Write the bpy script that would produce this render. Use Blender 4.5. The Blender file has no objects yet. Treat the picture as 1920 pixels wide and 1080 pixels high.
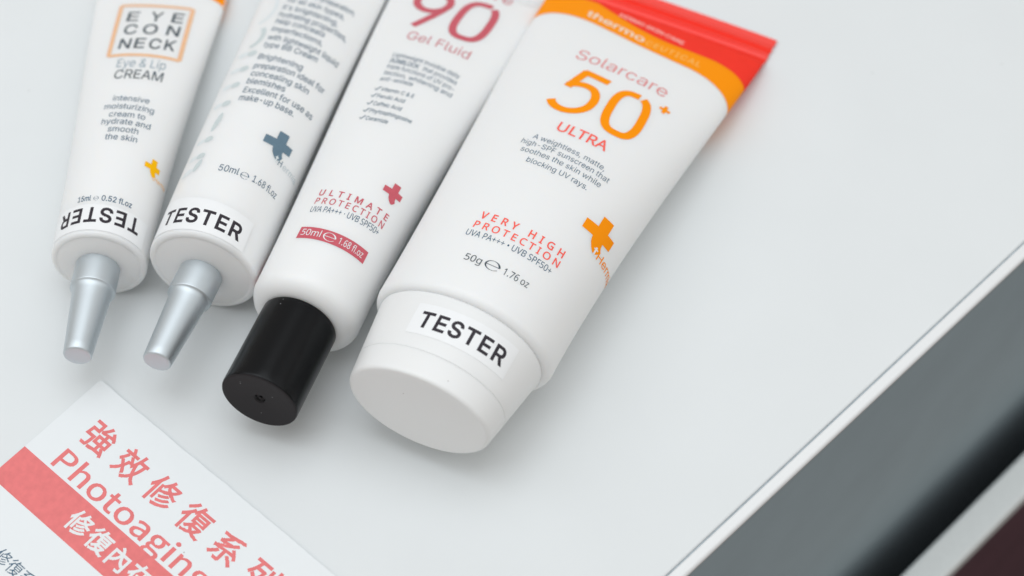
import bpy, bmesh, math, os, random
import numpy as np
from mathutils import Vector, Matrix

random.seed(7)
MM = 0.001
R = math.radians
scene = bpy.context.scene
COL = scene.collection

# ------------------------------------------------------------------ camera
CAM_E, CAM_D = R(56.238), 564.166 * MM
cd = bpy.data.cameras.new('camera')
cam = bpy.data.objects.new('camera', cd)
COL.objects.link(cam)
cam.location = (0, -CAM_D * math.cos(CAM_E), CAM_D * math.sin(CAM_E))
cam.rotation_euler = (math.pi / 2 - CAM_E, 0, 0)
cd.lens = 70
cd.sensor_width = 36
cd.clip_start = 0.02
cd.clip_end = 50
cd.dof.use_dof = True
cd.dof.focus_distance = 0.533
cd.dof.aperture_fstop = 7.5
cd.dof.aperture_blades = 9
scene.camera = cam

# ------------------------------------------------------------------ light
w = bpy.data.worlds.new('World')
scene.world = w
w.use_nodes = True
bg = w.node_tree.nodes['Background']
# a plain bright room: paler overhead than towards the horizon
wt = w.node_tree
wtc = wt.nodes.new('ShaderNodeTexCoord')
wsep = wt.nodes.new('ShaderNodeSeparateXYZ')
wr = wt.nodes.new('ShaderNodeValToRGB')
wt.links.new(wtc.outputs['Generated'], wsep.inputs[0])
wt.links.new(wsep.outputs['Z'], wr.inputs['Fac'])
wr.color_ramp.elements[0].position = 0.0
wr.color_ramp.elements[0].color = (0.435, 0.408, 0.376, 1)
wr.color_ramp.elements[1].position = 0.9
wr.color_ramp.elements[1].color = (0.50, 0.48, 0.455, 1)
wt.links.new(wr.outputs['Color'], bg.inputs[0])
bg.inputs[1].default_value = 1.0


def softbox(size, energy, color, pos):
    ld = bpy.data.lights.new('softbox', 'AREA')
    ld.shape = 'DISK'
    ld.size = size
    ld.energy = energy
    ld.color = color
    o = bpy.data.objects.new('softbox', ld)
    COL.objects.link(o)
    o.location = pos
    o.rotation_euler = Vector(pos).to_track_quat('Z', 'Y').to_euler()


softbox(1.35, 8.0, (0.935, 1.0, 1.055), Vector((0.03, 0.16, 0.98)).normalized() * 1.6)
softbox(0.80, 1.85, (0.935, 1.0, 1.055), Vector((-0.42, 0.02, 0.66)))
softbox(0.70, 0.75, (0.935, 1.0, 1.055), Vector((0.48, -0.05, 0.56)))  # added fill lamp, lightens the right sides of the tubes

scene.view_settings.view_transform = 'Standard'
scene.view_settings.look = 'None'
scene.view_settings.exposure = 0
scene.view_settings.gamma = 1
scene.view_settings.use_curve_mapping = False
scene.cycles.max_bounces = 8
scene.cycles.diffuse_bounces = 6


# ------------------------------------------------------------------ materials
def srgb(r, g, b):
    def f(c):
        c /= 255.0
        return c / 12.92 if c <= 0.04045 else ((c + 0.055) / 1.055) ** 2.4
    return (f(r), f(g), f(b))


def mat(name, col, rough=0.5, metal=0.0, spec=0.5, bump=0.0, bscale=300.0, mottle=0.0,
        mscale=400.0, sss=0.0, specks=None, speck_size=0.3, coat=0.0):
    m = bpy.data.materials.new(name)
    m.use_nodes = True
    nt = m.node_tree
    p = nt.nodes['Principled BSDF']
    p.inputs['Base Color'].default_value = (*col, 1)
    p.inputs['Roughness'].default_value = rough
    p.inputs['Metallic'].default_value = metal
    p.inputs['Specular IOR Level'].default_value = spec
    if coat:
        p.inputs['Coat Weight'].default_value = coat
        p.inputs['Coat Roughness'].default_value = 0.25
    if sss:
        p.inputs['Subsurface Weight'].default_value = sss
        p.inputs['Subsurface Radius'].default_value = (0.004, 0.0036, 0.0032)
        p.inputs['Subsurface Scale'].default_value = 1.0
    tc = nt.nodes.new('ShaderNodeTexCoord')
    src = None
    if mottle:
        n = nt.nodes.new('ShaderNodeTexNoise')
        n.inputs['Scale'].default_value = mscale
        n.inputs['Detail'].default_value = 6
        nt.links.new(tc.outputs['Object'], n.inputs['Vector'])
        r = nt.nodes.new('ShaderNodeValToRGB')
        r.color_ramp.elements[0].position = 0.3
        r.color_ramp.elements[1].position = 0.7
        r.color_ramp.elements[0].color = (*[max(0, c * (1 - mottle)) for c in col], 1)
        r.color_ramp.elements[1].color = (*[min(1, c * (1 + mottle)) for c in col], 1)
        nt.links.new(n.outputs['Fac'], r.inputs['Fac'])
        src = r.outputs['Color']
    if specks:
        # sparse dust: a random share of the cells of a Voronoi pattern carries a small dot
        scol, share, cells = specks
        v = nt.nodes.new('ShaderNodeTexVoronoi')
        v.inputs['Scale'].default_value = cells
        nt.links.new(tc.outputs['Object'], v.inputs['Vector'])
        lt = nt.nodes.new('ShaderNodeMath'); lt.operation = 'LESS_THAN'
        lt.inputs[1].default_value = speck_size
        nt.links.new(v.outputs['Distance'], lt.inputs[0])
        sep = nt.nodes.new('ShaderNodeSeparateColor')
        nt.links.new(v.outputs['Color'], sep.inputs[0])
        gt = nt.nodes.new('ShaderNodeMath'); gt.operation = 'LESS_THAN'
        gt.inputs[1].default_value = share
        nt.links.new(sep.outputs[0], gt.inputs[0])
        mu = nt.nodes.new('ShaderNodeMath'); mu.operation = 'MULTIPLY'
        nt.links.new(lt.outputs[0], mu.inputs[0]); nt.links.new(gt.outputs[0], mu.inputs[1])
        mx = nt.nodes.new('ShaderNodeMix'); mx.data_type = 'RGBA'
        nt.links.new(mu.outputs[0], mx.inputs['Factor'])
        if src: nt.links.new(src, mx.inputs[6])
        else: mx.inputs[6].default_value = (*col, 1)
        mx.inputs[7].default_value = (*scol, 1)
        src = mx.outputs[2]
    if src: nt.links.new(src, p.inputs['Base Color'])
    if bump:
        n = nt.nodes.new('ShaderNodeTexNoise')
        n.inputs['Scale'].default_value = bscale
        n.inputs['Detail'].default_value = 3
        nt.links.new(tc.outputs['Object'], n.inputs['Vector'])
        b = nt.nodes.new('ShaderNodeBump')
        b.inputs['Strength'].default_value = 1.0
        b.inputs['Distance'].default_value = bump * MM
        nt.links.new(n.outputs['Fac'], b.inputs['Height'])
        nt.links.new(b.outputs['Normal'], p.inputs['Normal'])
    return m


M = {}
M['tube'] = mat('white_tube_plastic', (0.855, 0.86, 0.86), 0.42, sss=0.45, bump=0.15, bscale=45)
M['shoulder'] = mat('white_shoulder_plastic', (0.855, 0.86, 0.86), 0.35, sss=0.4,
                    specks=((0.55, 0.53, 0.5), 0.02, 900), speck_size=0.12)
M['cap_white'] = mat('white_cap_plastic', (0.835, 0.84, 0.838), 0.38, sss=0.1, bump=0.02, bscale=300,
                     specks=((0.45, 0.42, 0.4), 0.012, 700), speck_size=0.12)
M['table'] = mat('white_laminate', (0.752, 0.778, 0.786), 0.55, spec=0.3, bump=0.03, bscale=60, mottle=0.012, mscale=25,
                 specks=((0.52, 0.53, 0.52), 0.010, 300), speck_size=0.085)
M['trim'] = mat('white_edge_trim', (0.80, 0.81, 0.815), 0.4, specks=((0.5, 0.4, 0.35), 0.01, 500), speck_size=0.12)
M['groove'] = mat('grey_joint', (0.45, 0.5, 0.53), 0.7, mottle=0.1)
M['panel'] = mat('grey_front_panel', (0.42, 0.52, 0.57), 0.5, mottle=0.04, mscale=30)
M['rail'] = mat('white_shelf_lip', (0.86, 0.90, 0.90), 0.5, mottle=0.02)
M['dark'] = mat('shade_dark_shelf_base', (0.09, 0.105, 0.12), 0.6, mottle=0.1)  # dark colour paints in the shade deep in the shelf gap
M['fascia'] = mat('maroon_fascia', (0.10, 0.048, 0.062), 0.6, mottle=0.2, mscale=20)
M['floor'] = mat('maroon_floor', (0.045, 0.022, 0.028), 0.8, mottle=0.25, mscale=18)
M['silver'] = mat('anodised_silver', (0.63, 0.68, 0.71), 0.52, metal=1.0, bump=0.006, bscale=2500)
M['black'] = mat('black_cap_plastic', (0.003, 0.0035, 0.0045), 0.27, spec=0.20, bump=0.012, bscale=500,
                 specks=((0.30, 0.31, 0.32), 0.03, 800), speck_size=0.12)
M['black_end'] = mat('black_cap_end', (0.016, 0.0145, 0.0165), 0.6, spec=0.25, bump=0.02, bscale=700,
                     specks=((0.25, 0.25, 0.26), 0.03, 800), speck_size=0.11)
M['paper'] = mat('white_card_stock', (0.815, 0.845, 0.86), 0.75, bump=0.015, bscale=900, mottle=0.004, mscale=300,
                 specks=((0.5, 0.5, 0.5), 0.012, 400), speck_size=0.10)
M['sticker'] = mat('white_sticker_paper', (0.875, 0.885, 0.895), 0.42, mottle=0.01, spec=0.5)


def ink(name, rgb, rough=0.5, mot=0.05, ms=900):
    M[name] = mat(name, srgb(*rgb), rough, spec=0.12, mottle=mot, mscale=ms)


ink('black_ink', (58, 54, 60), 0.4, 0.1)
ink('slate_ink', (62, 96, 120))
ink('pale_slate_ink', (140, 160, 172))
ink('dark_ink', (72, 84, 92))
ink('orange_ink', (255, 150, 0), 0.6, 0.0)
ink('amber_ink', (255, 190, 0), 0.6, 0.0)
ink('peach_ink', (238, 190, 150))
ink('light_orange_ink', (255, 190, 100))
ink('cream_ink', (240, 222, 200))
ink('red_ink', (246, 58, 44), 0.75, 0.02, 300)
ink('coral_ink', (252, 104, 92))
ink('rose_ink', (226, 122, 122))
ink('pink_ink', (250, 190, 182))
ink('wine_ink', (203, 96, 108))
ink('wine_dark_ink', (150, 25, 50))
ink('card_red_ink', (232, 128, 128), 0.7, 0.06, 500)
ink('silver_foil', (205, 214, 215), 0.35)
ink('white_foil_and_glint', (226, 232, 234), 0.35)  # logo initial, and the reflection painted on the flank letters
ink('grey_foil', (196, 206, 210), 0.35)
ink('bluegrey_ink', (104, 128, 144))
ink('white_ink', (232, 235, 236), 0.6, 0.02)


# ------------------------------------------------------------------ object helpers
def link(name, me, material, parent=None, smooth=True):
    o = bpy.data.objects.new(name, me)
    COL.objects.link(o)
    for mm in (material if isinstance(material, (list, tuple)) else [material]):
        me.materials.append(mm)
    if parent: o.parent = parent
    if smooth:
        me.polygons.foreach_set('use_smooth', [True] * len(me.polygons))
    return o


def thing(name, label, cat, loc=(0, 0, 0), rotz=0.0, group=None):
    o = bpy.data.objects.new(name, None)
    o.empty_display_size = 0.01
    COL.objects.link(o)
    o.location = loc
    o.rotation_euler = (0, 0, rotz)
    o['label'] = label
    o['category'] = cat
    if group: o['group'] = group
    return o


def mesh_from(name, verts, faces):
    me = bpy.data.meshes.new(name)
    me.from_pydata([tuple(v) for v in verts], [], faces)
    me.update()
    return me


# ------------------------------------------------------------------ lettering: flat outlines -> triangles
FD = bpy.utils.system_resource('DATAFILES', path='fonts')
FONTS = {}


def font(key):
    if key not in FONTS:
        fn = {'sans': 'Inter.woff2', 'cjk': 'Noto Sans CJK Regular.woff2',
              'hum': 'NotoSansHebrew-Regular.woff2'}[key]
        try:
            FONTS[key] = bpy.data.fonts.load(os.path.join(FD, fn))
        except Exception:
            FONTS[key] = None
    return FONTS[key]


def raw_text(body, fk, bold=0.0, spacing=1.0):
    """a line of text cut into flat trapezoids: (verts Nx2, quads), in font units; bold = fraction of cap height"""
    c = bpy.data.curves.new('lettering', 'FONT')
    f = font(fk)
    if f: c.font = f
    c.body = body
    c.size = 1.0
    c.space_character = spacing
    c.fill_mode = 'NONE'
    c.resolution_u = 4
    o = bpy.data.objects.new('lettering', c)
    COL.objects.link(o)
    bpy.context.view_layer.update()
    me = o.evaluated_get(bpy.context.evaluated_depsgraph_get()).to_mesh()
    n = len(me.vertices)
    xy = np.array([(p.co.x, p.co.y) for p in me.vertices]).reshape(-1, 2)
    par = list(range(n))

    def root(i):
        while par[i] != i:
            par[i] = par[par[i]]
            i = par[i]
        return i
    for e in me.edges:
        a_, b_ = root(e.vertices[0]), root(e.vertices[1])
        if a_ != b_: par[max(a_, b_)] = min(a_, b_)
    o.evaluated_get(bpy.context.evaluated_depsgraph_get()).to_mesh_clear()
    bpy.data.objects.remove(o)
    bpy.data.curves.remove(c)
    loops = {}
    for i in range(n): loops.setdefault(root(i), []).append(i)
    cap = CAPH.get(fk, 0.3)
    E = []
    area = 0.0
    polys = []
    for L in loops.values():
        P = xy[L]
        keep = np.linalg.norm(P - np.roll(P, 1, 0), axis=1) > 1e-6
        P = P[keep]
        if len(P) < 3: continue
        Q = np.roll(P, -1, 0)
        polys.append(P)
        ar = (P[:, 0] * Q[:, 1] - Q[:, 0] * P[:, 1]).sum() / 2
        if abs(ar) > abs(area): area = ar
    sgn = 1 if area > 0 else -1
    for P in polys:
        if bold:
            d = np.roll(P, -1, 0) - P
            d /= np.linalg.norm(d, axis=1)[:, None]
            nn = np.stack([d[:, 1], -d[:, 0]], 1) * sgn
            m = nn + np.roll(nn, 1, 0)
            m /= np.maximum((m * m).sum(1), 0.35)[:, None] / 2
            P = P + m * bold * cap
        E.append(np.concatenate([P, np.roll(P, -1, 0)], 1))
    if not E: return np.zeros((0, 2)), []
    E = np.concatenate(E)
    flat = np.abs(E[:, 1] - E[:, 3]) < 1e-5
    lv = np.concatenate([np.arange(E[:, 1].min(), E[:, 1].max(), cap / 26.0), E[flat, 1], [E[:, 1].max()]])
    lv = np.unique(np.round(lv, 5))
    E = E[~flat]
    V, T = [], []
    for y0, y1 in zip(lv[:-1], lv[1:]):
        if y1 - y0 < 2e-5: continue
        ym = (y0 + y1) / 2
        k = ((E[:, 1] < ym) != (E[:, 3] < ym))
        if not k.any(): continue
        e = E[k]

        def xat(y):
            t = np.clip((y - e[:, 1]) / (e[:, 3] - e[:, 1]), 0, 1)
            return e[:, 0] + t * (e[:, 2] - e[:, 0])
        xm = xat(ym); xa = xat(y0); xb = xat(y1)
        wind = 0
        for i in np.argsort(xm):
            was = wind
            wind += 1 if e[i, 3] > e[i, 1] else -1
            if was == 0: st = i
            elif wind == 0:
                q = len(V)
                V += [(xa[st], y0), (xa[i], y0), (xb[i], y1), (xb[st], y1)]
                T.append((q, q + 1, q + 2, q + 3))
    return np.array(V), T


CAPH = {}


def cap_height(fk):
    if fk not in CAPH:
        v, _ = raw_text('H', fk)
        CAPH[fk] = v[:, 1].max() - v[:, 1].min()
    return CAPH[fk]


class Print:
    """collects flat coloured shapes in label millimetres (u across, a along), then wraps them on a surface"""

    def __init__(self):
        self.v = []
        self.t = []

    def tris(self, v, t):
        n = len(self.v)
        self.v += [tuple(p) for p in v]
        self.t += [tuple(i + n for i in x) for x in t]

    def text(self, body, uL, uR, aL, aR, cap, fk='sans', bold=0.0, spacing=1.0):
        """a line from (uL,aL) to (uR,aR); cap = cap height in mm (negative with uL>uR: upside down)"""
        v, t = raw_text(body, fk, bold, spacing)
        if not len(v): return
        x0, x1 = v[:, 0].min(), v[:, 0].max()
        s = (v[:, 0] - x0) / (x1 - x0)
        y = v[:, 1] / cap_height(fk) * cap
        self.tris(np.stack([uL + s * (uR - uL), aL + s * (aR - aL) + y], 1), t)

    def poly(self, pts):
        bm = bmesh.new()
        f = bm.faces.new([bm.verts.new((p[0], p[1], 0)) for p in pts])
        if f.normal.z < 0: f.normal_flip()
        r = bmesh.ops.triangulate(bm, faces=[f])
        bm.verts.index_update()
        self.tris([(q.co.x, q.co.y) for q in bm.verts], [[q.index for q in g.verts] for g in bm.faces])
        bm.free()

    def ribbon(self, pts, wid, closed=False):
        """a stroke of constant width through pts"""
        P = np.array(pts, float)
        n = len(P)
        Lp, Rp = [], []
        for i in range(n):
            if closed: d = P[(i + 1) % n] - P[i - 1]
            else: d = P[min(i + 1, n - 1)] - P[max(i - 1, 0)]
            d = d / (np.linalg.norm(d) + 1e-9)
            nn = np.array([-d[1], d[0]]) * wid / 2
            Lp.append(P[i] + nn)
            Rp.append(P[i] - nn)
        m = n if closed else n - 1
        t = []
        for i in range(m):
            j = (i + 1) % n
            t += [(n + i, n + j, j), (n + i, j, i)]
        self.tris(Lp + Rp, t)

    def ellipse(self, u, a, ru, ra, rot=0.0, n=28):
        c, s = math.cos(rot), math.sin(rot)
        self.poly([(u + c * ru * math.cos(k) - s * ra * math.sin(k), a + s * ru * math.cos(k) + c * ra * math.sin(k))
                   for k in np.linspace(0, 2 * math.pi, n, endpoint=False)])

    def estimated(self, u0, u1, a, hgt):
        """the estimated sign: a thin round e between u0 and u1, its foot at a"""
        uc, ac, ru, ra = (u0 + u1) / 2, a + hgt / 2, (u1 - u0) / 2, hgt / 2
        an = np.linspace(0.0, 2 * math.pi - 0.62, 56)
        Lp, Rp = [], []
        for k in an:
            wd = 0.10 + 0.16 * max(0, math.cos(k - 0.45)) ** 2 * (k < 2.2) + 0.10 * max(0, math.cos(k - 3.4))
            c, s_ = math.cos(k), math.sin(k)
            Lp.append((uc + ru * c, ac + ra * s_))
            Rp.append((uc + ru * (1 - wd) * c, ac + ra * (1 - wd * 0.75) * s_))
        n = len(an)
        t = []
        for i in range(n - 1): t += [(i, i + 1, n + i + 1), (i, n + i + 1, n + i)]
        self.tris(Lp + Rp, t)
        self.poly([(uc - ru * 0.8, ac - ra * 0.07), (uc + ru * 0.9, ac - ra * 0.07), (uc + ru * 0.9, ac + ra * 0.05), (uc - ru * 0.8, ac + ra * 0.05)])

    def build(self, name, material, parent, mapper, off, du=0.9, da=4.0, thick=0.0):
        bm = bmesh.new()
        vs = [bm.verts.new((p[0], p[1], 0)) for p in self.v]
        for t in self.t:
            try:
                bm.faces.new([vs[i] for i in t])
            except ValueError:
                pass
        if mapper:
            A = np.array(self.v)
            for axis, st in ((0, du), (1, da)):
                lo, hi = A[:, axis].min(), A[:, axis].max()
                for k in range(int(math.floor(lo / st)), int(math.ceil(hi / st)) + 1):
                    co = [0, 0, 0]; no = [0, 0, 0]
                    co[axis] = k * st; no[axis] = 1
                    bmesh.ops.bisect_plane(bm, geom=bm.verts[:] + bm.edges[:] + bm.faces[:], dist=1e-5,
                                           plane_co=co, plane_no=no)
        bm.normal_update()
        for f in bm.faces:
            if f.normal.z < 0: f.normal_flip()
        top = bm.faces[:]
        if thick:
            b = [e for e in bm.edges if e.is_boundary]
            r = bmesh.ops.extrude_edge_only(bm, edges=b)
            for q in r['geom']:
                if isinstance(q, bmesh.types.BMVert): q.co.z = -thick
            bmesh.ops.recalc_face_normals(bm, faces=bm.faces[:])
        bm.verts.ensure_lookup_table()
        U = np.array([q.co.x for q in bm.verts]); Aa = np.array([q.co.y for q in bm.verts])
        Z = np.array([q.co.z for q in bm.verts])
        if mapper:
            P = mapper(U, Aa, off + Z)
        else:
            P = np.stack([U, Aa, off + Z], 1)
        for q, p in zip(bm.verts, P):
            q.co = Vector(p) * MM
        me = bpy.data.meshes.new(name)
        bm.to_mesh(me)
        bm.free()
        return link(name, me, material, parent, smooth=not thick)


# ------------------------------------------------------------------ tube geometry (millimetres)
TAPER_POW, TILT = 1.6808, 0.82653


def perim(w, h):
    return math.pi / 2 * (3 * (w + h) - math.sqrt((3 * w + h) * (w + 3 * h)))


class Tube:
    """a crimped squeeze tube lying on its side; local x across, y away from the cap, z up"""

    def __init__(s, W, H, L, flare=1.0, fin=7.0):
        s.W, s.H, s.L, s.flare, s.fin = W, H, L, flare, fin
        th = math.atan(H / 2 / L * TILT)
        s.th = th
        s.A = np.array([0, math.cos(th), -math.sin(th)])
        s.U = np.array([0, math.sin(th), math.cos(th)])
        s.X = np.array([1.0, 0, 0])
        s.C0 = np.array([0, 0, math.cos(th) * H / 2])
        s.ag = np.arange(-4.0, L + 0.01, 0.25)
        s.wg = np.array([s.wh(a)[0] for a in s.ag])
        s.hg = np.array([s.wh(a)[1] for a in s.ag])
        s.sg = np.linspace(0, math.pi, 181)
        ds = np.hypot(s.wg[:, None] / 2 * np.cos(s.sg), s.hg[:, None] / 2 * np.sin(s.sg))
        s.arc = np.concatenate([np.zeros((len(s.ag), 1)),
                                np.cumsum((ds[:, 1:] + ds[:, :-1]) / 2 * (s.sg[1] - s.sg[0]), axis=1)], 1)

    def wh(s, a):
        tt = min(max(a / s.L, 0), 1)
        h = s.H * (1 - tt ** TAPER_POW) + 0.4 * tt
        P = perim(s.W, s.H)
        lo, hi = s.W * 0.8, s.W * 2
        for _ in range(40):
            m = (lo + hi) / 2
            if perim(m, h) < P: lo = m
            else: hi = m
        wv = s.W + ((lo + hi) / 2 - s.W) * s.flare
        if a > s.L - s.fin: wv *= 1 - 0.012 * max(0, math.sin((a - s.L) * 2 * math.pi / 3.4 + 0.5))
        if a > s.L - s.fin:                       # pressed fin with ribs across
            k = a - (s.L - s.fin)
            h = 1.0 + 1.1 * math.exp(-((k - 1.6) / 0.8) ** 2) + 0.7 * math.exp(-((k - 4.8) / 0.7) ** 2) + 0.1 * math.sin(k * 2 * math.pi / 1.3)
        elif a > s.L - s.fin - 5:
            k = (a - (s.L - s.fin - 5)) / 5
            h = h * (1 - k) + 1.0 * k
        return wv, h

    def center(s, a, h):
        c = s.C0 + s.A * a
        if a > 0: c = c + s.U * (h / 2 + a * math.tan(s.th) - s.H / 2)
        return c

    def ring(s, a, w=None, h=None, n=192):
        if w is None: w, h = s.wh(a)
        an = np.linspace(0, 2 * math.pi, n, endpoint=False)
        return s.center(a, h) + np.outer(np.sin(an) * w / 2, s.X) + np.outer(np.cos(an) * h / 2, s.U)

    def map(s, u, a, off):
        u = np.asarray(u, float); a = np.asarray(a, float)
        off = np.broadcast_to(np.asarray(off, float), u.shape)
        out = np.empty((len(u), 3))
        for i in range(len(u)):
            w_, h_ = np.interp(a[i], s.ag, s.wg), np.interp(a[i], s.ag, s.hg)
            x = min(max((a[i] - s.ag[0]) / 0.25, 0), len(s.ag) - 1.001)
            k = int(x); fr = x - k
            row = s.arc[k] * (1 - fr) + s.arc[k + 1] * fr
            an = np.interp(abs(u[i]), row, s.sg) * (1 if u[i] >= 0 else -1)
            nrm = np.array([math.sin(an) / w_, math.cos(an) / h_])
            nrm /= np.linalg.norm(nrm)
            out[i] = (s.center(a[i], h_) + s.X * (w_ / 2 * math.sin(an) + nrm[0] * off[i])
                      + s.U * (h_ / 2 * math.cos(an) + nrm[1] * off[i]))
        return out

    def lathe(s, prof, ratio=1.0, n=128, cap_start=True, cap_end=True, tilt=(0, 0), pivot=0.0):
        """rings round the tube's axis; prof = [(a, width)], height = width*ratio"""
        V, F = [], []
        for a, wd in prof:
            r = s.ring(min(a, 0), wd, wd * ratio, n) if a <= 0 else s.ring(0, wd, wd * ratio, n) + s.A * a
            r = r + (a - pivot) * (tilt[0] * s.X + tilt[1] * s.U)
            V += list(r)
        for i in range(len(prof) - 1):
            for j in range(n):
                k = (j + 1) % n
                F.append((i * n + j, (i + 1) * n + j, (i + 1) * n + k, i * n + k))
        if cap_start: F.append(tuple(range(n)))
        if cap_end: F.append(tuple(range((len(prof) - 1) * n, len(prof) * n))[::-1])
        return [np.array(v) * MM for v in V], F

    def body(s, shoulder, n=192):
        """crimp -> shoulder ring, then the shoulder profile [(a, factor)]"""
        al = list(np.arange(s.L, s.L - s.fin - 6, -0.28)) + list(np.arange(s.L - s.fin - 6.5, 0.5, -2.0)) + [0.0]
        V, F = [], []
        for a in al: V += list(s.ring(a, n=n))
        m = len(al)
        for a, fc in shoulder: V += list(s.ring(a, s.W * fc, s.H * fc, n))
        m += len(shoulder)
        for i in range(m - 1):
            for j in range(n):
                k = (j + 1) % n
                F.append((i * n + j, i * n + k, (i + 1) * n + k, (i + 1) * n + j))
        F.append(tuple(range(n))[::-1])
        F.append(tuple(range((m - 1) * n, m * n)))
        return [np.array(v) * MM for v in V], F


def finish(me):
    bm = bmesh.new(); bm.from_mesh(me)
    bmesh.ops.recalc_face_normals(bm, faces=bm.faces[:])
    bm.to_mesh(me); bm.free()
    return me


def mk(name, VF, material, parent, sharp=None):
    o = link(name, finish(mesh_from(name, *VF)), material, parent)
    if sharp: o.data.set_sharp_from_angle(angle=R(sharp))
    return o


def logo_pts(uc, ac, sc):
    """the t-shaped cross printed on the tubes, drawn about its middle"""
    P = [(17.71, 36.5), (17.71, 40.1), (21.65, 40.2), (21.65, 44.2), (25.45, 44.3), (25.5, 40.3), (28.5, 40.3),
         (28.5, 36.7), (25.55, 36.5), (25.75, 35.2), (26.4, 34.0), (25.9, 32.9), (24.9, 31.9), (24.0, 32.1),
         (22.95, 33.1), (22.1, 34.4), (21.7, 35.6), (21.6, 36.45)]
    return [(uc + (x - 23.6) * sc, ac + (y - 38.4) * sc) for x, y in P]


# ------------------------------------------------------------------ the counter and what lies below its edge
ED = R(44.4)
E0 = np.array([131.51, 0.0])
ED_D = np.array([math.cos(ED), math.sin(ED)])
ED_N = np.array([math.sin(ED), -math.cos(ED)])     # outward


def edge_prism(name, sect, material, parent, l0=-800, l1=800, smooth=False):
    """extrude a cross section [(outward n, z)] along the counter edge"""
    V = []
    for l in (l0, l1):
        for n_, z in sect:
            q = E0 + ED_D * l + ED_N * n_
            V.append((q[0] * MM, q[1] * MM, z * MM))
    k = len(sect)
    F = [tuple(range(k)), tuple(range(k, 2 * k))[::-1]]
    for i in range(k):
        j = (i + 1) % k
        F.append((i, j, k + j, k + i))
    o = link(name, finish(mesh_from(name, V, F)), material, parent, smooth=False)
    if smooth:
        for p in o.data.polygons:
            if len(p.vertices) == 4: p.use_smooth = True
    return o


def arc(cx, cz, r, a0, a1, n=8):
    return [(cx + r * math.cos(R(a)), cz + r * math.sin(R(a))) for a in np.linspace(a0, a1, n)]


counter = thing('display_counter', 'smooth white display counter top with a thin rounded edge trim and grey front',
                'counter', (0, 0, 0))
edge_prism('tabletop', [(-900, 0), (-1.1, 0)] + arc(-1.1, -0.6, 0.6, 85, 0, 8) + [(-0.5, -6.0), (-900, -6.0)],
           M['table'], counter)
edge_prism('joint', [(-0.48, -0.75), (-0.02, -0.75), (-0.02, -6.0), (-0.48, -6.0)], M['groove'], counter)
edge_prism('edge_trim', arc(0.6, -0.55, 0.6, 180, 90, 8) + arc(2.3, -1.05, 1.1, 90, 0, 12) +
           [(3.4, -1.5), (0.0, -1.5)], M['trim'], counter, smooth=True)
edge_prism('front_panel', [(2.9, -1.52), (2.9, -380), (-30, -380), (-30, -6.02), (-0.6, -6.02), (-0.6, -6.01), (-0.01, -6.01), (-0.01, -1.52)], M['panel'], counter)

ledge = thing('shelf_ledge', 'narrow white shelf lip blurred far below the counter edge', 'shelf', (0, 0, 0))
edge_prism('shelf_lip', arc(18.4, -131.2, 1.2, 180, 90, 5) + arc(26.6, -131.2, 1.2, 90, 0, 5) +
           [(27.8, -137), (17.2, -137)], M['rail'], ledge)
edge_prism('shelf_front', [(17.8, -137.02), (27.0, -137.02), (27.0, -330), (17.8, -330)], M['fascia'], ledge)
edge_prism('shelf_base', [(3.0, -240), (17.7, -240), (17.7, -245), (3.0, -245)], M['dark'], ledge)

fl = link('floor', mesh_from('floor', [(-3, -3, -0.75), (3, -3, -0.75), (3, 3, -0.75), (-3, 3, -0.75)], [(0, 1, 2, 3)]),
          M['floor'], smooth=False)
fl['kind'] = 'structure'

# ------------------------------------------------------------------ the printed card
CPSI = R(-41.2)
card = thing('leaflet', 'white printed card with a coral stripe and red Chinese lettering lying before the tubes',
             'leaflet', (-112.83 * MM, -30.96 * MM, 0), CPSI)


def card_map(u, a, z):
    lift = 0.55 * np.clip(1 + a / 16.0, 0, 1.1) ** 2 + 0.25 * np.clip(1 - u / 18.0, 0, 1) ** 2
    return np.stack([u, a, z + lift], 1)


# paper with slightly torn long edge; card coordinates x along the text, y down the card
edge = []
rnd = random.Random(3)
x = 0.0
j = 0.0
while x < 115:
    j = 0.75 * j + rnd.uniform(-0.10, 0.10)
    edge.append((x, -j * min(1, x / 6)))
    x += rnd.uniform(0.5, 1.6)
left = []
y = 95.0
j = 0
while y > 1.0:
    j = 0.7 * j + rnd.uniform(-0.05, 0.05)
    left.append((j, -y))
    y -= rnd.uniform(1.0, 3.0)
pp = Print()
pp.poly([(0.25, -0.25)] + edge[1:] + [(115, -95)] + left)
paper = pp.build('paper', M['paper'], card, card_map, 0.45, thick=0.42, du=4, da=2)
pr = Print()
pr.poly([(-0.02, -27.42), (114.9, -27.42), (114.9, -39.43), (-0.02, -39.43)])
pr.build('printed_stripe', M['card_red_ink'], card, card_map, 0.47, du=4, da=2)


def glyphs(P, chars, centers, size, bold, fk='cjk'):
    for ch, (cx, cy) in zip(chars, centers):
        v, t = raw_text(ch, fk, bold)
        if not len(v): continue
        mid = (v.max(0) + v.min(0)) / 2
        k = size / 0.322
        P.tris((v - mid) * k + np.array([cx, -cy]), t)


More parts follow.
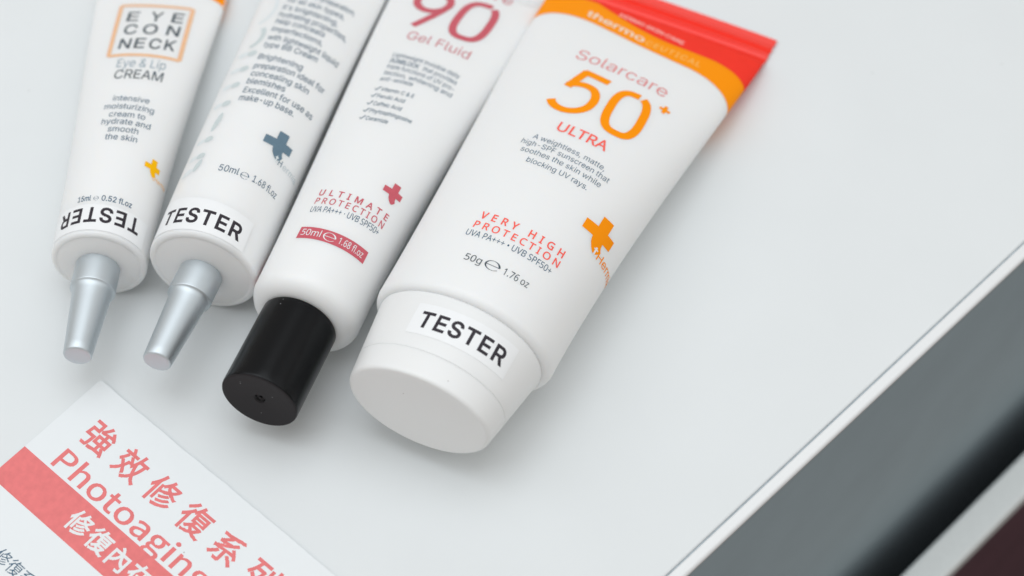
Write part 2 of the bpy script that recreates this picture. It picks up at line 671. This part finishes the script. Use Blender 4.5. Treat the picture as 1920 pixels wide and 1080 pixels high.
pr = Print()
glyphs(pr, '強效修復系列', [(13.3, 12.5), (25.8, 12.6), (38.1, 12.6), (50.5, 12.7), (62.7, 12.9), (75.0, 12.9)], 8.6, 0.020)
pr.text('Photoaging', 9.05, 66.5, -26.35, -26.35, 6.15, 'cjk', 0.015)
pr.build('heading_text', M['card_red_ink'], card, card_map, 0.48, du=4, da=2)
pr = Print()
glyphs(pr, '修復內在', [(28.4, 33.2), (36.2, 33.3), (43.8, 33.4), (51.3, 33.4)], 6.5, 0.03)
pr.build('stripe_text', M['white_ink'], card, card_map, 0.50, du=4, da=2)
pr = Print()
glyphs(pr, '修復系列', [(20.7, 52.9), (25.4, 52.9), (29.9, 53.0), (34.5, 53.0)], 4.3, -0.004)
pr.build('body_text', M['slate_ink'], card, card_map, 0.48, du=4, da=2)

# ------------------------------------------------------------------ tube: eye cream, silver nozzle
GROUP = 'squeeze tubes lined up on the counter'
OFF = 0.045


def place(x, y, phi): return (x * MM, y * MM, 0), -R(phi)


def nozzle(t, parent, base, spec, tilt):
    a0, d0, a1, d1, d2, a2, d3 = spec
    prof = [(a0 + 0.6, d0 - 0.8), (a0, d0 - 0.3), (a0 - 0.15, d0 - 0.05), (a0 - 0.4, d0), (a0 - 3, d0 + 0.05), (a1 + 0.3, d1),
            (a1 + 0.08, d1 - 0.06), (a1 - 0.03, d1 - 0.2), (a1 - 0.2, d2 + 0.45), (a1 - 0.45, d2 + 0.1), (a1 - 0.9, d2 - 0.25),
            (a1 - 1.5, d2 - 0.5), (a1 - 2.2, d2 - 0.7)]
    for k in np.linspace(0.15, 1, 8):
        prof.append((a1 - 2.2 + (a2 + 0.5 - a1 + 2.2) * k, d2 - 0.7 + (d3 - d2 + 0.7) * k))
    prof += [(a2 + 0.42, d3 - 0.08), (a2 + 0.2, d3 - 0.3), (a2 + 0.05, d3 - 0.75), (a2, d3 - 1.5), (a2 - 0.05, d3 * 0.45)]
    return mk('nozzle_cap', t.lathe(prof, 1.0, 96, tilt=tilt, pivot=a0), M['silver'], parent, 32)


SHOULDER_NOZZLE = [(-0.35, 0.996), (-0.7, 0.982), (-0.98, 0.958), (-1.12, 0.93), (-1.16, 0.90), (-1.1, 0.885),
                   (-1.0, 0.872), (-1.05, 0.855), (-1.3, 0.80), (-1.6, 0.70), (-1.85, 0.60), (-2.05, 0.50), (-2.15, 0.30)]

loc, rz = place(-114.597, -0.024, 2.965)
eye = thing('squeeze_tube', 'slim white eye cream tube with silver nozzle and TESTER sticker upside down, nearest the left',
            'tube', loc, rz, GROUP)
t1 = Tube(26.505, 26.505, 122.98)
b1 = mk('body', t1.body(SHOULDER_NOZZLE), M['tube'], eye)
nozzle(t1, eye, 0, (-2.1, 12.3, -10.6, 12.45, 11.3, -32.9, 7.7), (0, 0))
P = Print()
fr = [(-10.6, 98.9), (11.6, 98.6), (12.0, 72.4), (-9.4, 72.3)]
for (p, q) in zip(fr, fr[1:] + fr[:1]): P.ribbon([p, q], 1.35)
P.build('title_frame', M['peach_ink'], b1, t1.map, OFF)
P = Print()
for ch, uL, uR, a in (('E', -7.5, -3.9, 90.1), ('Y', -0.4, 3.4, 90.2), ('E', 6.2, 9.7, 90.4),
                      ('C', -7.1, -3.1, 83.1), ('O', -1.3, 3.1, 83.3), ('N', 5.9, 9.7, 83.5),
                      ('N', -7.1, -3.6, 75.6), ('E', -2.4, 0.7, 75.8), ('C', 2.0, 5.5, 75.9), ('K', 6.6, 9.8, 76.1)):
    P.text(ch, uL, uR, a, a + 0.05, 5.0, 'sans', 0.018)
P.text('CREAM', -5.45, 8.8, 60.8, 61.1, 4.1, 'sans', 0.004)
P.build('title_text', M['dark_ink'], b1, t1.map, OFF)
P = Print()
P.text('Eye & Lip', -5.7, 8.7, 66.3, 66.6, 4.0, 'sans', -0.006)
P.build('subtitle_text', M['pale_slate_ink'], b1, t1.map, OFF)
P = Print()
for s_, uL, uR, a in (('intensive', -3.6, 6.95, 50.6), ('moisturizing', -5.5, 8.95, 47.05), ('cream to', -3.4, 7.0, 43.6),
                      ('hydrate and', -5.05, 9.1, 40.5), ('smooth', -2.55, 6.15, 37.3), ('the skin', -2.75, 6.4, 34.0)):
    P.text(s_, uL, uR, a, a, 2.3, 'sans', 0.004)
P.build('description_text', M['slate_ink'], b1, t1.map, OFF)
P = Print()
P.text('15ml', -6.3, -2.3, 10.5, 10.5, 1.9, 'sans', 0.02)
P.estimated(-1.55, -0.1, 10.5, 1.5)
P.text('0.52 fl.oz', 0.7, 9.3, 10.55, 10.7, 1.9, 'sans', 0.02)
P.build('volume_text', M['slate_ink'], b1, t1.map, OFF)
P = Print(); P.poly(logo_pts(13.1, 27.9, 0.50)); P.build('logo', M['amber_ink'], b1, t1.map, OFF)
P = Print()
P.text('tHermia', 13.6, 20.5, 23.9, 25.0, 1.5, 'sans', 0.0)
P.build('logo_lettering', M['light_orange_ink'], b1, t1.map, OFF)
P = Print()
P.poly([(-34, 122.0), (-34, 108), (-22, 109), (-16, 110), (-12, 109.5), (12, 107.5), (16.5, 105.4), (19, 104.2), (20.5, 102.5), (34, 98.5), (34, 122.0)])
P.build('printed_band', M['orange_ink'], b1, t1.map, OFF, da=2)
P = Print()
P.poly([(-13.9, 0.3), (15.6, 0.3), (16.0, 9.0), (-14.2, 9.3)])
st = P.build('tester_sticker', M['sticker'], b1, t1.map, 0.14, thick=0.13)
P = Print()
P.text('TESTER', 12.9, -11.4, 8.2, 7.5, -4.75, 'sans', 0.042, 1.12)
P.build('sticker_lettering', M['black_ink'], st, t1.map, 0.17)

# ------------------------------------------------------------------ tube: grey lettered BB cream, silver nozzle
loc, rz = place(-84.941, -3.763, 13.853)
bb = thing('squeeze_tube', 'white tube with long grey paragraph, grey cross logo and silver nozzle, second from the left',
           'tube', loc, rz, GROUP)
t2 = Tube(31.208, 31.208, 141.49, 0.372)
b2 = mk('body', t2.body(SHOULDER_NOZZLE), M['tube'], bb)
nozzle(t2, bb, 0, (-2.2, 12.2, -11.2, 12.35, 11.1, -33.8, 7.9), (0.045, 0.0))
P = Print()
for s_, uL, uR, aL, aR in (('a skin care preparation,', -9.2, 13.2, 105.6, 101.4),
                           ('for all skin types,', -8.45, 11.0, 100.9, 97.7), ("it's brightening,", -8.4, 10.2, 96.7, 93.6),
                           ('hydrating properties,', -8.15, 14.65, 92.7, 88.9), ('help conceals', -7.95, 8.25, 88.9, 86.5),
                           ('imperfections,', -7.8, 9.0, 84.7, 82.4), ('with lightweight liquid', -7.5, 15.9, 80.3, 77.4),
                           ('type BB Cream', -7.45, 9.8, 76.5, 74.75), ('Brightening', -7.1, 7.05, 70.5, 69.0),
                           ('preparation ideal for', -6.9, 15.9, 66.0, 64.9), ('concealing skin', -6.55, 11.75, 62.3, 61.0),
                           ('blemishes', -6.5, 5.45, 58.6, 57.8), ('Excellent for use as', -6.15, 16.25, 54.5, 53.6),
                           ('make-up base.', -6.2, 10.85, 51.0, 50.25)):
    P.text(s_, uL, uR, aL, aR, 2.55, 'sans', 0.006)
P.build('description_text', M['slate_ink'], b2, t2.map, OFF)
P = Print()
P.text('50ml', -2.0, 3.8, 21.9, 21.9, 2.35, 'sans', 0.004)
P.estimated(4.4, 6.9, 21.3, 2.4)
P.text('1.68 fl.oz', 8.0, 16.6, 21.9, 21.9, 2.35, 'sans', 0.004)
P.build('volume_text', M['slate_ink'], b2, t2.map, OFF)
P = Print(); P.poly(logo_pts(11.0, 38.4, 0.83)); P.build('logo', M['bluegrey_ink'], b2, t2.map, OFF)
P = Print()
P.text('t', 11.3, 12.4, 32.2, 32.2, 2.6, 'sans', 0.02)
P.build('logo_initial', M['white_foil_and_glint'], b2, t2.map, OFF * 1.8)
P = Print()
P.text('H', 12.7, 14.0, 32.0, 32.0, 2.2, 'sans', 0.01)
P.build('logo_lettering', M['bluegrey_ink'], b2, t2.map, OFF)
P = Print()
P.text('ermia', 14.6, 21.5, 31.8, 32.0, 2.2, 'sans', 0.0)
P.build('faint_lettering', M['grey_foil'], b2, t2.map, OFF)
# foil letters running along the left flank, their white reflections painted beside them
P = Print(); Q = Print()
for a, ra in ((50.1, 1.3), (34.9, 1.2), (28.1, 1.2), (58.4, 1.3), (66.0, 1.35), (73.5, 1.4)):
    P.ellipse(-10.0, a, 1.6, ra)
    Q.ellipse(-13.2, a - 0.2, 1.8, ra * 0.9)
P.ellipse(-9.9, 42.0, 1.05, 3.9, -0.12)
P.ellipse(-9.5, 24.2, 1.0, 2.4, -0.25)
P.ribbon([(-9.6 - 3.6 * (1 - math.cos(k)) * 0.9, 82.0 + 5.2 * math.sin(k)) for k in np.linspace(-1.35, 1.0, 16)], 1.5)
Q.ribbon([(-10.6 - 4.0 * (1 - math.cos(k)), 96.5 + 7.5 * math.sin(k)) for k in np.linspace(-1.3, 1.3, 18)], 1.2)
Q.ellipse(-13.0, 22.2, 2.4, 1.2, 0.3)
P.build('foil_lettering', M['silver_foil'], b2, t2.map, OFF)
Q.build('painted_foil_highlight', M['white_foil_and_glint'], b2, t2.map, OFF)
P = Print()
P.poly([(-16.6, 0.3), (13.4, 0.0), (13.5, 9.9), (-16.8, 12.4), ])
st = P.build('tester_sticker', M['sticker'], b2, t2.map, 0.14, thick=0.13)
P = Print()
P.text('TESTER', -13.3, 11.2, 3.0, 2.1, 4.75, 'sans', 0.042, 1.12)
P.build('sticker_lettering', M['black_ink'], st, t2.map, 0.17)

# ------------------------------------------------------------------ tube: wine lettered gel fluid, black cap
loc, rz = place(-55.608, -16.691, 19.094)
gel = thing('squeeze_tube', 'white tube with wine red 90 lettering, red volume banner and tall black screw cap',
            'tube', loc, rz, GROUP)
t3 = Tube(30.944, 30.944, 144.92)
b3 = mk('body', t3.body([(-0.8, 0.997), (-1.7, 0.985), (-2.6, 0.962), (-3.4, 0.93), (-4.1, 0.885), (-4.7, 0.83),
                         (-5.1, 0.78), (-5.4, 0.72), (-5.5, 0.66), (-5.5, 0.4)]), M['tube'], gel)
prof = [(-5.3, 20.3), (-5.75, 21.1), (-6.0, 21.4)] + [(-6.0 - 26.2 * k, 21.45 + 0.1 * k) for k in np.linspace(0.02, 1, 12)]
prof += [(-32.6, 21.45), (-32.85, 21.2), (-33.0, 20.8), (-33.02, 20.2), (-32.95, 18.5), (-32.7, 12), (-32.55, 6),
         (-32.5, 3.6), (-32.2, 2.9), (-31.8, 2.4), (-31.7, 1.4), (-31.7, 0.9), (-32.1, 0.7), (-32.15, 0.3)]
sc = mk('screw_cap', t3.lathe(prof, 1.0, 128), [M['black'], M['black_end']], gel, 35)
for p in sc.data.polygons:
    if -(p.normal.y * t3.A[1] + p.normal.z * t3.A[2]) > 0.75: p.material_index = 1
P = Print()
P.text('Solarcare', -17.5, 13.4, 133.0, 130.6, 5.6, 'sans', -0.004)


def rounded0(uc, ac, ru, ra, slant, gap0, gap1, n=60, p=2.9):
    """a tall rounded zero as an open stroke, gap (in turns from the top, clockwise)"""
    out = []
    for k in np.linspace(gap1, 1 + gap0, n):
        an = math.pi / 2 - 2 * math.pi * k
        c, s_ = math.cos(an), math.sin(an)
        x = ru * math.copysign(abs(c) ** (2 / p), c)
        y = ra * math.copysign(abs(s_) ** (2 / p), s_)
        out.append((uc + x + slant * y, ac + y))
    return out


P.build('title_text', M['wine_ink'], b3, t3.map, OFF)
P = Print()
P.text('Gel Fluid', -9.5, 10.95, 99.5, 97.6, 4.3, 'sans', -0.01)
P.build('subtitle_text', M['wine_ink'], b3, t3.map, OFF)
P = Print()
P.ribbon(rounded0(6.3, 116.6, 5.0, 10.0, 0.03, 0.05, 0.085), 2.4)
nine = [(-8.55 + 5.2 * math.cos(k), 121.5 + 5.4 * math.sin(k)) for k in np.linspace(-0.95, 2 * math.pi - 0.95, 48)]
P.ribbon(nine, 2.4, closed=True)
P.ribbon([(-3.4, 121.0), (-4.2, 118.0), (-6.2, 113.5), (-8.3, 109.6), (-10.0, 106.8)], 2.4)
P.build('number_text', M['wine_ink'], b3, t3.map, OFF)
P = Print()
for s_, uL, uR, aL, aR, b_ in (('Lightweight invisible daily', -10.1, 11.7, 89.9, 88.0, 0), ('SUNBLOCK', -9.9, -0.4, 86.9, 86.0, 0.02),
                               ('that provides', 0.9, 11.9, 85.9, 85.0, 0), ('triple functions of UV pro-', -9.65, 12.2, 83.9, 82.0, 0),
                               ('tection, whitening and', -9.4, 12.5, 80.7, 79.2, 0), ('anti-wrinkle', -9.3, 0.9, 77.5, 77.5, 0)):
    P.text(s_, uL, uR, aL, aR, 2.0, 'sans', b_)
for s_, uR, a in (('Vitamin C & E', 3.15, 72.75), ('Ferulic Acid', 1.5, 69.45), ('Caffeic Acid', 1.9, 65.9),
                  ('Phytosphingosine', 6.4, 62.5), ('Ceramide', 0.4, 59.1)):
    u0 = -9.1 + (72.75 - a) * 0.05
    P.ribbon([(u0, a + 0.9), (u0 + 0.5, a + 0.1), (u0 + 1.5, a + 1.9)], 0.38)
    P.text(s_, u0 + 2.0, uR, a, a, 1.7, 'sans', 0.01)
P.build('description_text', M['slate_ink'], b3, t3.map, OFF)
P = Print()
P.text('UVA PA+++ · UVB SPF50+', -7.5, 13.35, 20.5, 21.6, 2.15, 'hum', 0.0)
P.build('rating_text', M['slate_ink'], b3, t3.map, OFF)
P = Print()
P.text('ULTIMATE', -7.5, 13.85, 26.9, 27.4, 2.2, 'hum', 0.035, 1.7)
P.text('PROTECTION', -7.4, 13.75, 23.7, 24.4, 2.2, 'hum', 0.02, 1.4)
P.build('claim_text', M['wine_ink'], b3, t3.map, OFF)
P = Print(); P.poly(logo_pts(11.9, 36.6, 0.57)); P.build('logo', M['wine_ink'], b3, t3.map, OFF)
P = Print()
P.poly([(-7.42, 14.85), (13.4, 15.4), (13.4, 11.3), (-7.42, 10.75)])
P.build('volume_banner', M['wine_ink'], b3, t3.map, OFF)
P = Print()
P.text('50ml', -6.45, -0.7, 11.9, 12.0, 2.2, 'hum', 0.004)
P.estimated(0.0, 3.7, 11.55, 2.85)
P.text('1.68 fl.oz', 4.5, 12.2, 12.1, 12.3, 2.2, 'hum', 0.006)
P.build('banner_text', M['white_ink'], b3, t3.map, OFF * 2)
P = Print()
P.poly([(-26, 0.4), (-26, 16), (-24.2, 12), (-23.2, 7), (-23.0, 3), (-23.6, 0.4)])
P.build('side_print', M['wine_dark_ink'], b3, t3.map, OFF)

# ------------------------------------------------------------------ tube: orange and red sunscreen, white oval cap
loc, rz = place(-12.609, -27.718, 24.879)
sun = thing('squeeze_tube', 'widest white tube with orange 50+ lettering, red crimped end and oval white cap',
            'tube', loc, rz, GROUP)
t4 = Tube(52.269, 38.361, 148.73, fin=8.5)
b4 = mk('body', t4.body([(-0.7, 0.995), (-1.4, 0.985), (-2.1, 0.965), (-2.6, 0.94), (-2.85, 0.91), (-2.9, 0.86),
                         (-2.9, 0.6)]), M['tube'], sun)
CR = 0.731
A0, A1, W0, W1 = -2.79, -28.24, 47.99, 40.57


def capw(a): return W0 + (W1 - W0) * (A0 - a) / (A0 - A1)


SEAM = -20.6
prof = [(-2.6, 44), (A0 + 0.05, W0 - 1.3), (A0 - 0.25, W0 - 0.35), (A0 - 0.8, capw(A0 - 0.8))]
prof += [(a, capw(a)) for a in np.linspace(-5, SEAM + 0.25, 9)]
prof += [(SEAM + 0.08, capw(SEAM) - 0.12), (SEAM + 0.02, capw(SEAM) - 0.5), (SEAM + 0.02, capw(SEAM) - 3)]
cap4 = mk('cap', t4.lathe(prof, CR, 160), M['cap_white'], sun)
prof = [(SEAM - 0.02, capw(SEAM) - 3), (SEAM - 0.02, capw(SEAM) - 0.5), (SEAM - 0.08, capw(SEAM) - 0.12), (SEAM - 0.25, capw(SEAM - .25))]
prof += [(a, capw(a)) for a in np.linspace(SEAM - 1, A1 + 1.3, 6)]
for k in np.linspace(0.15, 1, 7):
    prof.append((A1 + 1.3 - 1.3 * math.sin(k * math.pi / 2), capw(A1 + 1.3) - 2.6 * (1 - math.cos(k * math.pi / 2)) * 0.8 - 0.35 * k))
prof += [(A1 - 0.02, W1 - 4), (A1 + 0.02, W1 - 8), (A1 + 0.1, W1 - 18), (A1 + 0.12, 6)]
mk('flip_lid', t4.lathe(prof, CR, 160), M['cap_white'], cap4)


def cap_map(u, a, off):
    u = np.asarray(u, float); a = np.asarray(a, float)
    off = np.broadcast_to(np.asarray(off, float), u.shape)
    sg = np.linspace(0, math.pi, 181)
    out = np.empty((len(u), 3))
    for i in range(len(u)):
        wd = capw(a[i]); h = wd * CR
        ds = np.hypot(wd / 2 * np.cos(sg), h / 2 * np.sin(sg))
        row = np.concatenate([[0], np.cumsum((ds[1:] + ds[:-1]) / 2 * (sg[1] - sg[0]))])
        an = np.interp(abs(u[i]), row, sg) * (1 if u[i] >= 0 else -1)
        nrm = np.array([math.sin(an) / wd, math.cos(an) / h]); nrm /= np.linalg.norm(nrm)
        out[i] = (t4.C0 + t4.A * a[i] + t4.X * (wd / 2 * math.sin(an) + nrm[0] * off[i])
                  + t4.U * (h / 2 * math.cos(an) + nrm[1] * off[i]))
    return out


P = Print()
P.poly([(-10.2, -6.9), (19.7, -6.2), (19.65, -15.9), (-9.85, -16.4)])
st = P.build('tester_sticker', M['sticker'], cap4, cap_map, 0.10, thick=0.09)
P = Print()
P.text('TESTER', -7.8, 17.4, -14.1, -13.5, 4.75, 'sans', 0.042, 1.12)
P.build('sticker_lettering', M['black_ink'], st, cap_map, 0.13)

# printed bands at the crimped end
wo = [(-48, 108.0), (-42, 113.5), (-36.5, 119.0), (-33.2, 121.6), (-29.8, 123.4), (-24, 124.1), (-18, 123.4), (-10, 121.2), (-1, 118.8),
      (6, 117.6), (13, 116.9), (19, 116.8), (24.6, 115.9), (29.9, 113.8), (34, 110.9), (38, 106.5), (42, 101), (48, 94)]
orr = [(-48, 127), (-40, 136), (-34, 139.5), (-27, 138.8), (-21.1, 136.2), (-15, 133.1), (-10.9, 131.2), (-6, 129), (-1.2, 127.3),
       (4, 126.0), (9, 125.4), (17.8, 125.7), (23.8, 126.0), (29.9, 124.8), (34.4, 122.5), (38.5, 118.5), (43, 112), (48, 105)]


def fcurve(pts, x): return float(np.interp(x, [p[0] for p in pts], [p[1] for p in pts]))


def band(name, lo, hi, material, u0, u1, off):
    us = np.arange(u0, u1 + 0.01, 0.5)
    na = 90
    U, A_ = [], []
    for u in us:
        # ease the corners of the boundary curves
        l = np.mean([lo(u + d) for d in np.linspace(-2, 2, 9)]); h = np.mean([hi(u + d) for d in np.linspace(-2, 2, 9)])
        for k in range(na + 1):
            U.append(u); A_.append(l + (h - l) * k / na)
    V = t4.map(np.array(U), np.array(A_), off) * MM
    F = []
    for i in range(len(us) - 1):
        for k in range(na):
            q = i * (na + 1) + k
            F.append((q, q + na + 1, q + na + 2, q + 1))
    return link(name, finish(mesh_from(name, V, F)), material, b4)


band('printed_band', lambda u: fcurve(wo, u), lambda u: fcurve(orr, u) + 0.3, M['orange_ink'], -44, 44, 0.03)
band('crimp_print', lambda u: fcurve(orr, u), lambda u: t4.L + 0.03, M['red_ink'], -44, 44, 0.10)

M['seal'] = mat('pressed_red_seal', srgb(246, 58, 44), 0.42, spec=0.6, bump=0.05, bscale=500)
band('seal_ridge', lambda u: 140.0, lambda u: 142.4, M['seal'], -44, 44, 0.16)
band('seal_ridge', lambda u: 144.6, lambda u: t4.L + 0.02, M['seal'], -44, 44, 0.16)

P = Print()
P.text('thermo', -19.6, 1.4, 126.2, 120.6, 3.4, 'sans', 0.03)
P.build('brand_text', M['cream_ink'], b4, t4.map, 0.08)
P = Print()
P.text('CEUTICAL', 2.2, 20.3, 120.0, 119.4, 2.8, 'sans', 0.02, 1.15)
P.build('brand_suffix', M['light_orange_ink'], b4, t4.map, 0.08)
P = Print()
P.text('DERMO·SKIN·CARE', -10.6, 12.0, 131.3, 127.4, 1.9, 'sans', 0.03)
P.build('slogan_text', M['pink_ink'], b4, t4.map, 0.14)
P = Print()
P.text('Solarcare', -13.0, 17.1, 101.4, 98.1, 5.2, 'sans', -0.012)
P.build('title_text', M['rose_ink'], b4, t4.map, OFF)
P = Print()
# the numeral: five, open zero, small plus
five = [(1.15, 94.3), (-7.1, 95.7), (-8.9, 87.4)]
P.ribbon([(1.25, 94.0), (-7.3, 95.6)], 2.6)
P.ribbon([(-6.45, 96.1), (-8.9, 86.3)], 2.6)
bowl = [(-9.4, 87.2), (-7.0, 88.6), (-4.2, 89.1), (-1.4, 88.2), (0.3, 85.6), (0.75, 82.3), (0.1, 79.0), (-1.8, 76.5), (-4.6, 75.2), (-7.3, 75.4), (-9.5, 76.7), (-10.7, 78.5)]
bs = []
BP = np.array(bowl)
for i in range(len(BP) - 1):
    p0, p1, p2, p3 = BP[max(i - 1, 0)], BP[i], BP[i + 1], BP[min(i + 2, len(BP) - 1)]
    for tt in np.linspace(0, 1, 6, endpoint=False):
        bs.append(0.5 * ((2 * p1) + (-p0 + p2) * tt + (2 * p0 - 5 * p1 + 4 * p2 - p3) * tt ** 2 + (-p0 + 3 * p1 - 3 * p2 + p3) * tt ** 3))
bs.append(BP[-1])
P.ribbon(bs, 2.6)
P.ribbon(rounded0(10.7, 83.5, 5.0, 9.7, -0.06, 0.02, 0.055), 2.6)
P.ribbon([(17.6, 93.2), (21.0, 93.0)], 1.1)
P.ribbon([(19.3, 91.4), (19.3, 94.9)], 1.1)
P.build('number_text', M['orange_ink'], b4, t4.map, OFF)
P = Print()
P.text('ULTRA', -3.6, 11.9, 65.4, 64.9, 4.0, 'hum', 0.022)
P.build('subtitle_text', M['coral_ink'], b4, t4.map, OFF)
P = Print()
P.text('VERY HIGH', -7.75, 17.7, 23.8, 23.4, 2.5, 'hum', 0.035, 1.65)
P.text('PROTECTION', -8.0, 17.9, 20.15, 19.9, 2.4, 'hum', 0.024, 1.4)
P.build('claim_text', M['coral_ink'], b4, t4.map, OFF)
P = Print()
for s_, uL, uR, aL, aR in (('A weightless, matte,', -8.0, 14.7, 59.2, 57.8), ('high-SPF sunscreen that', -10.25, 17.4, 56.2, 54.6),
                           ('soothes the skin while', -8.95, 16.1, 52.9, 51.5), ('blocking UV rays.', -5.5, 13.45, 49.1, 48.0)):
    P.text(s_, uL, uR, aL, aR, 2.1, 'sans', -0.006)
P.build('description_text', M['slate_ink'], b4, t4.map, OFF)
P = Print()
P.text('UVA PA+++ • UVB SPF50+', -8.75, 17.0, 17.0, 16.7, 2.1, 'hum', 0.0)
P.build('rating_text', M['slate_ink'], b4, t4.map, OFF)
P = Print()
P.text('50g', -5.2, -0.3, 8.7, 8.7, 2.2, 'hum', 0.002)
P.estimated(0.6, 5.0, 8.2, 3.2)
P.text('1.76 oz', 6.1, 13.6, 8.75, 8.85, 2.2, 'hum', 0.002)
P.build('volume_text', M['dark_ink'], b4, t4.map, OFF)
P = Print(); P.poly(logo_pts(23.6, 38.4, 1.0)); P.build('logo', M['orange_ink'], b4, t4.map, OFF)
P = Print()
P.text('t', 24.0, 25.6, 31.7, 31.7, 2.9, 'sans', 0.02)
P.build('logo_initial', M['white_ink'], b4, t4.map, OFF * 1.8)
P = Print()
P.text('Hermia', 26.1, 38.5, 31.5, 31.9, 2.7, 'sans', 0.01)
P.build('logo_lettering', M['orange_ink'], b4, t4.map, OFF)
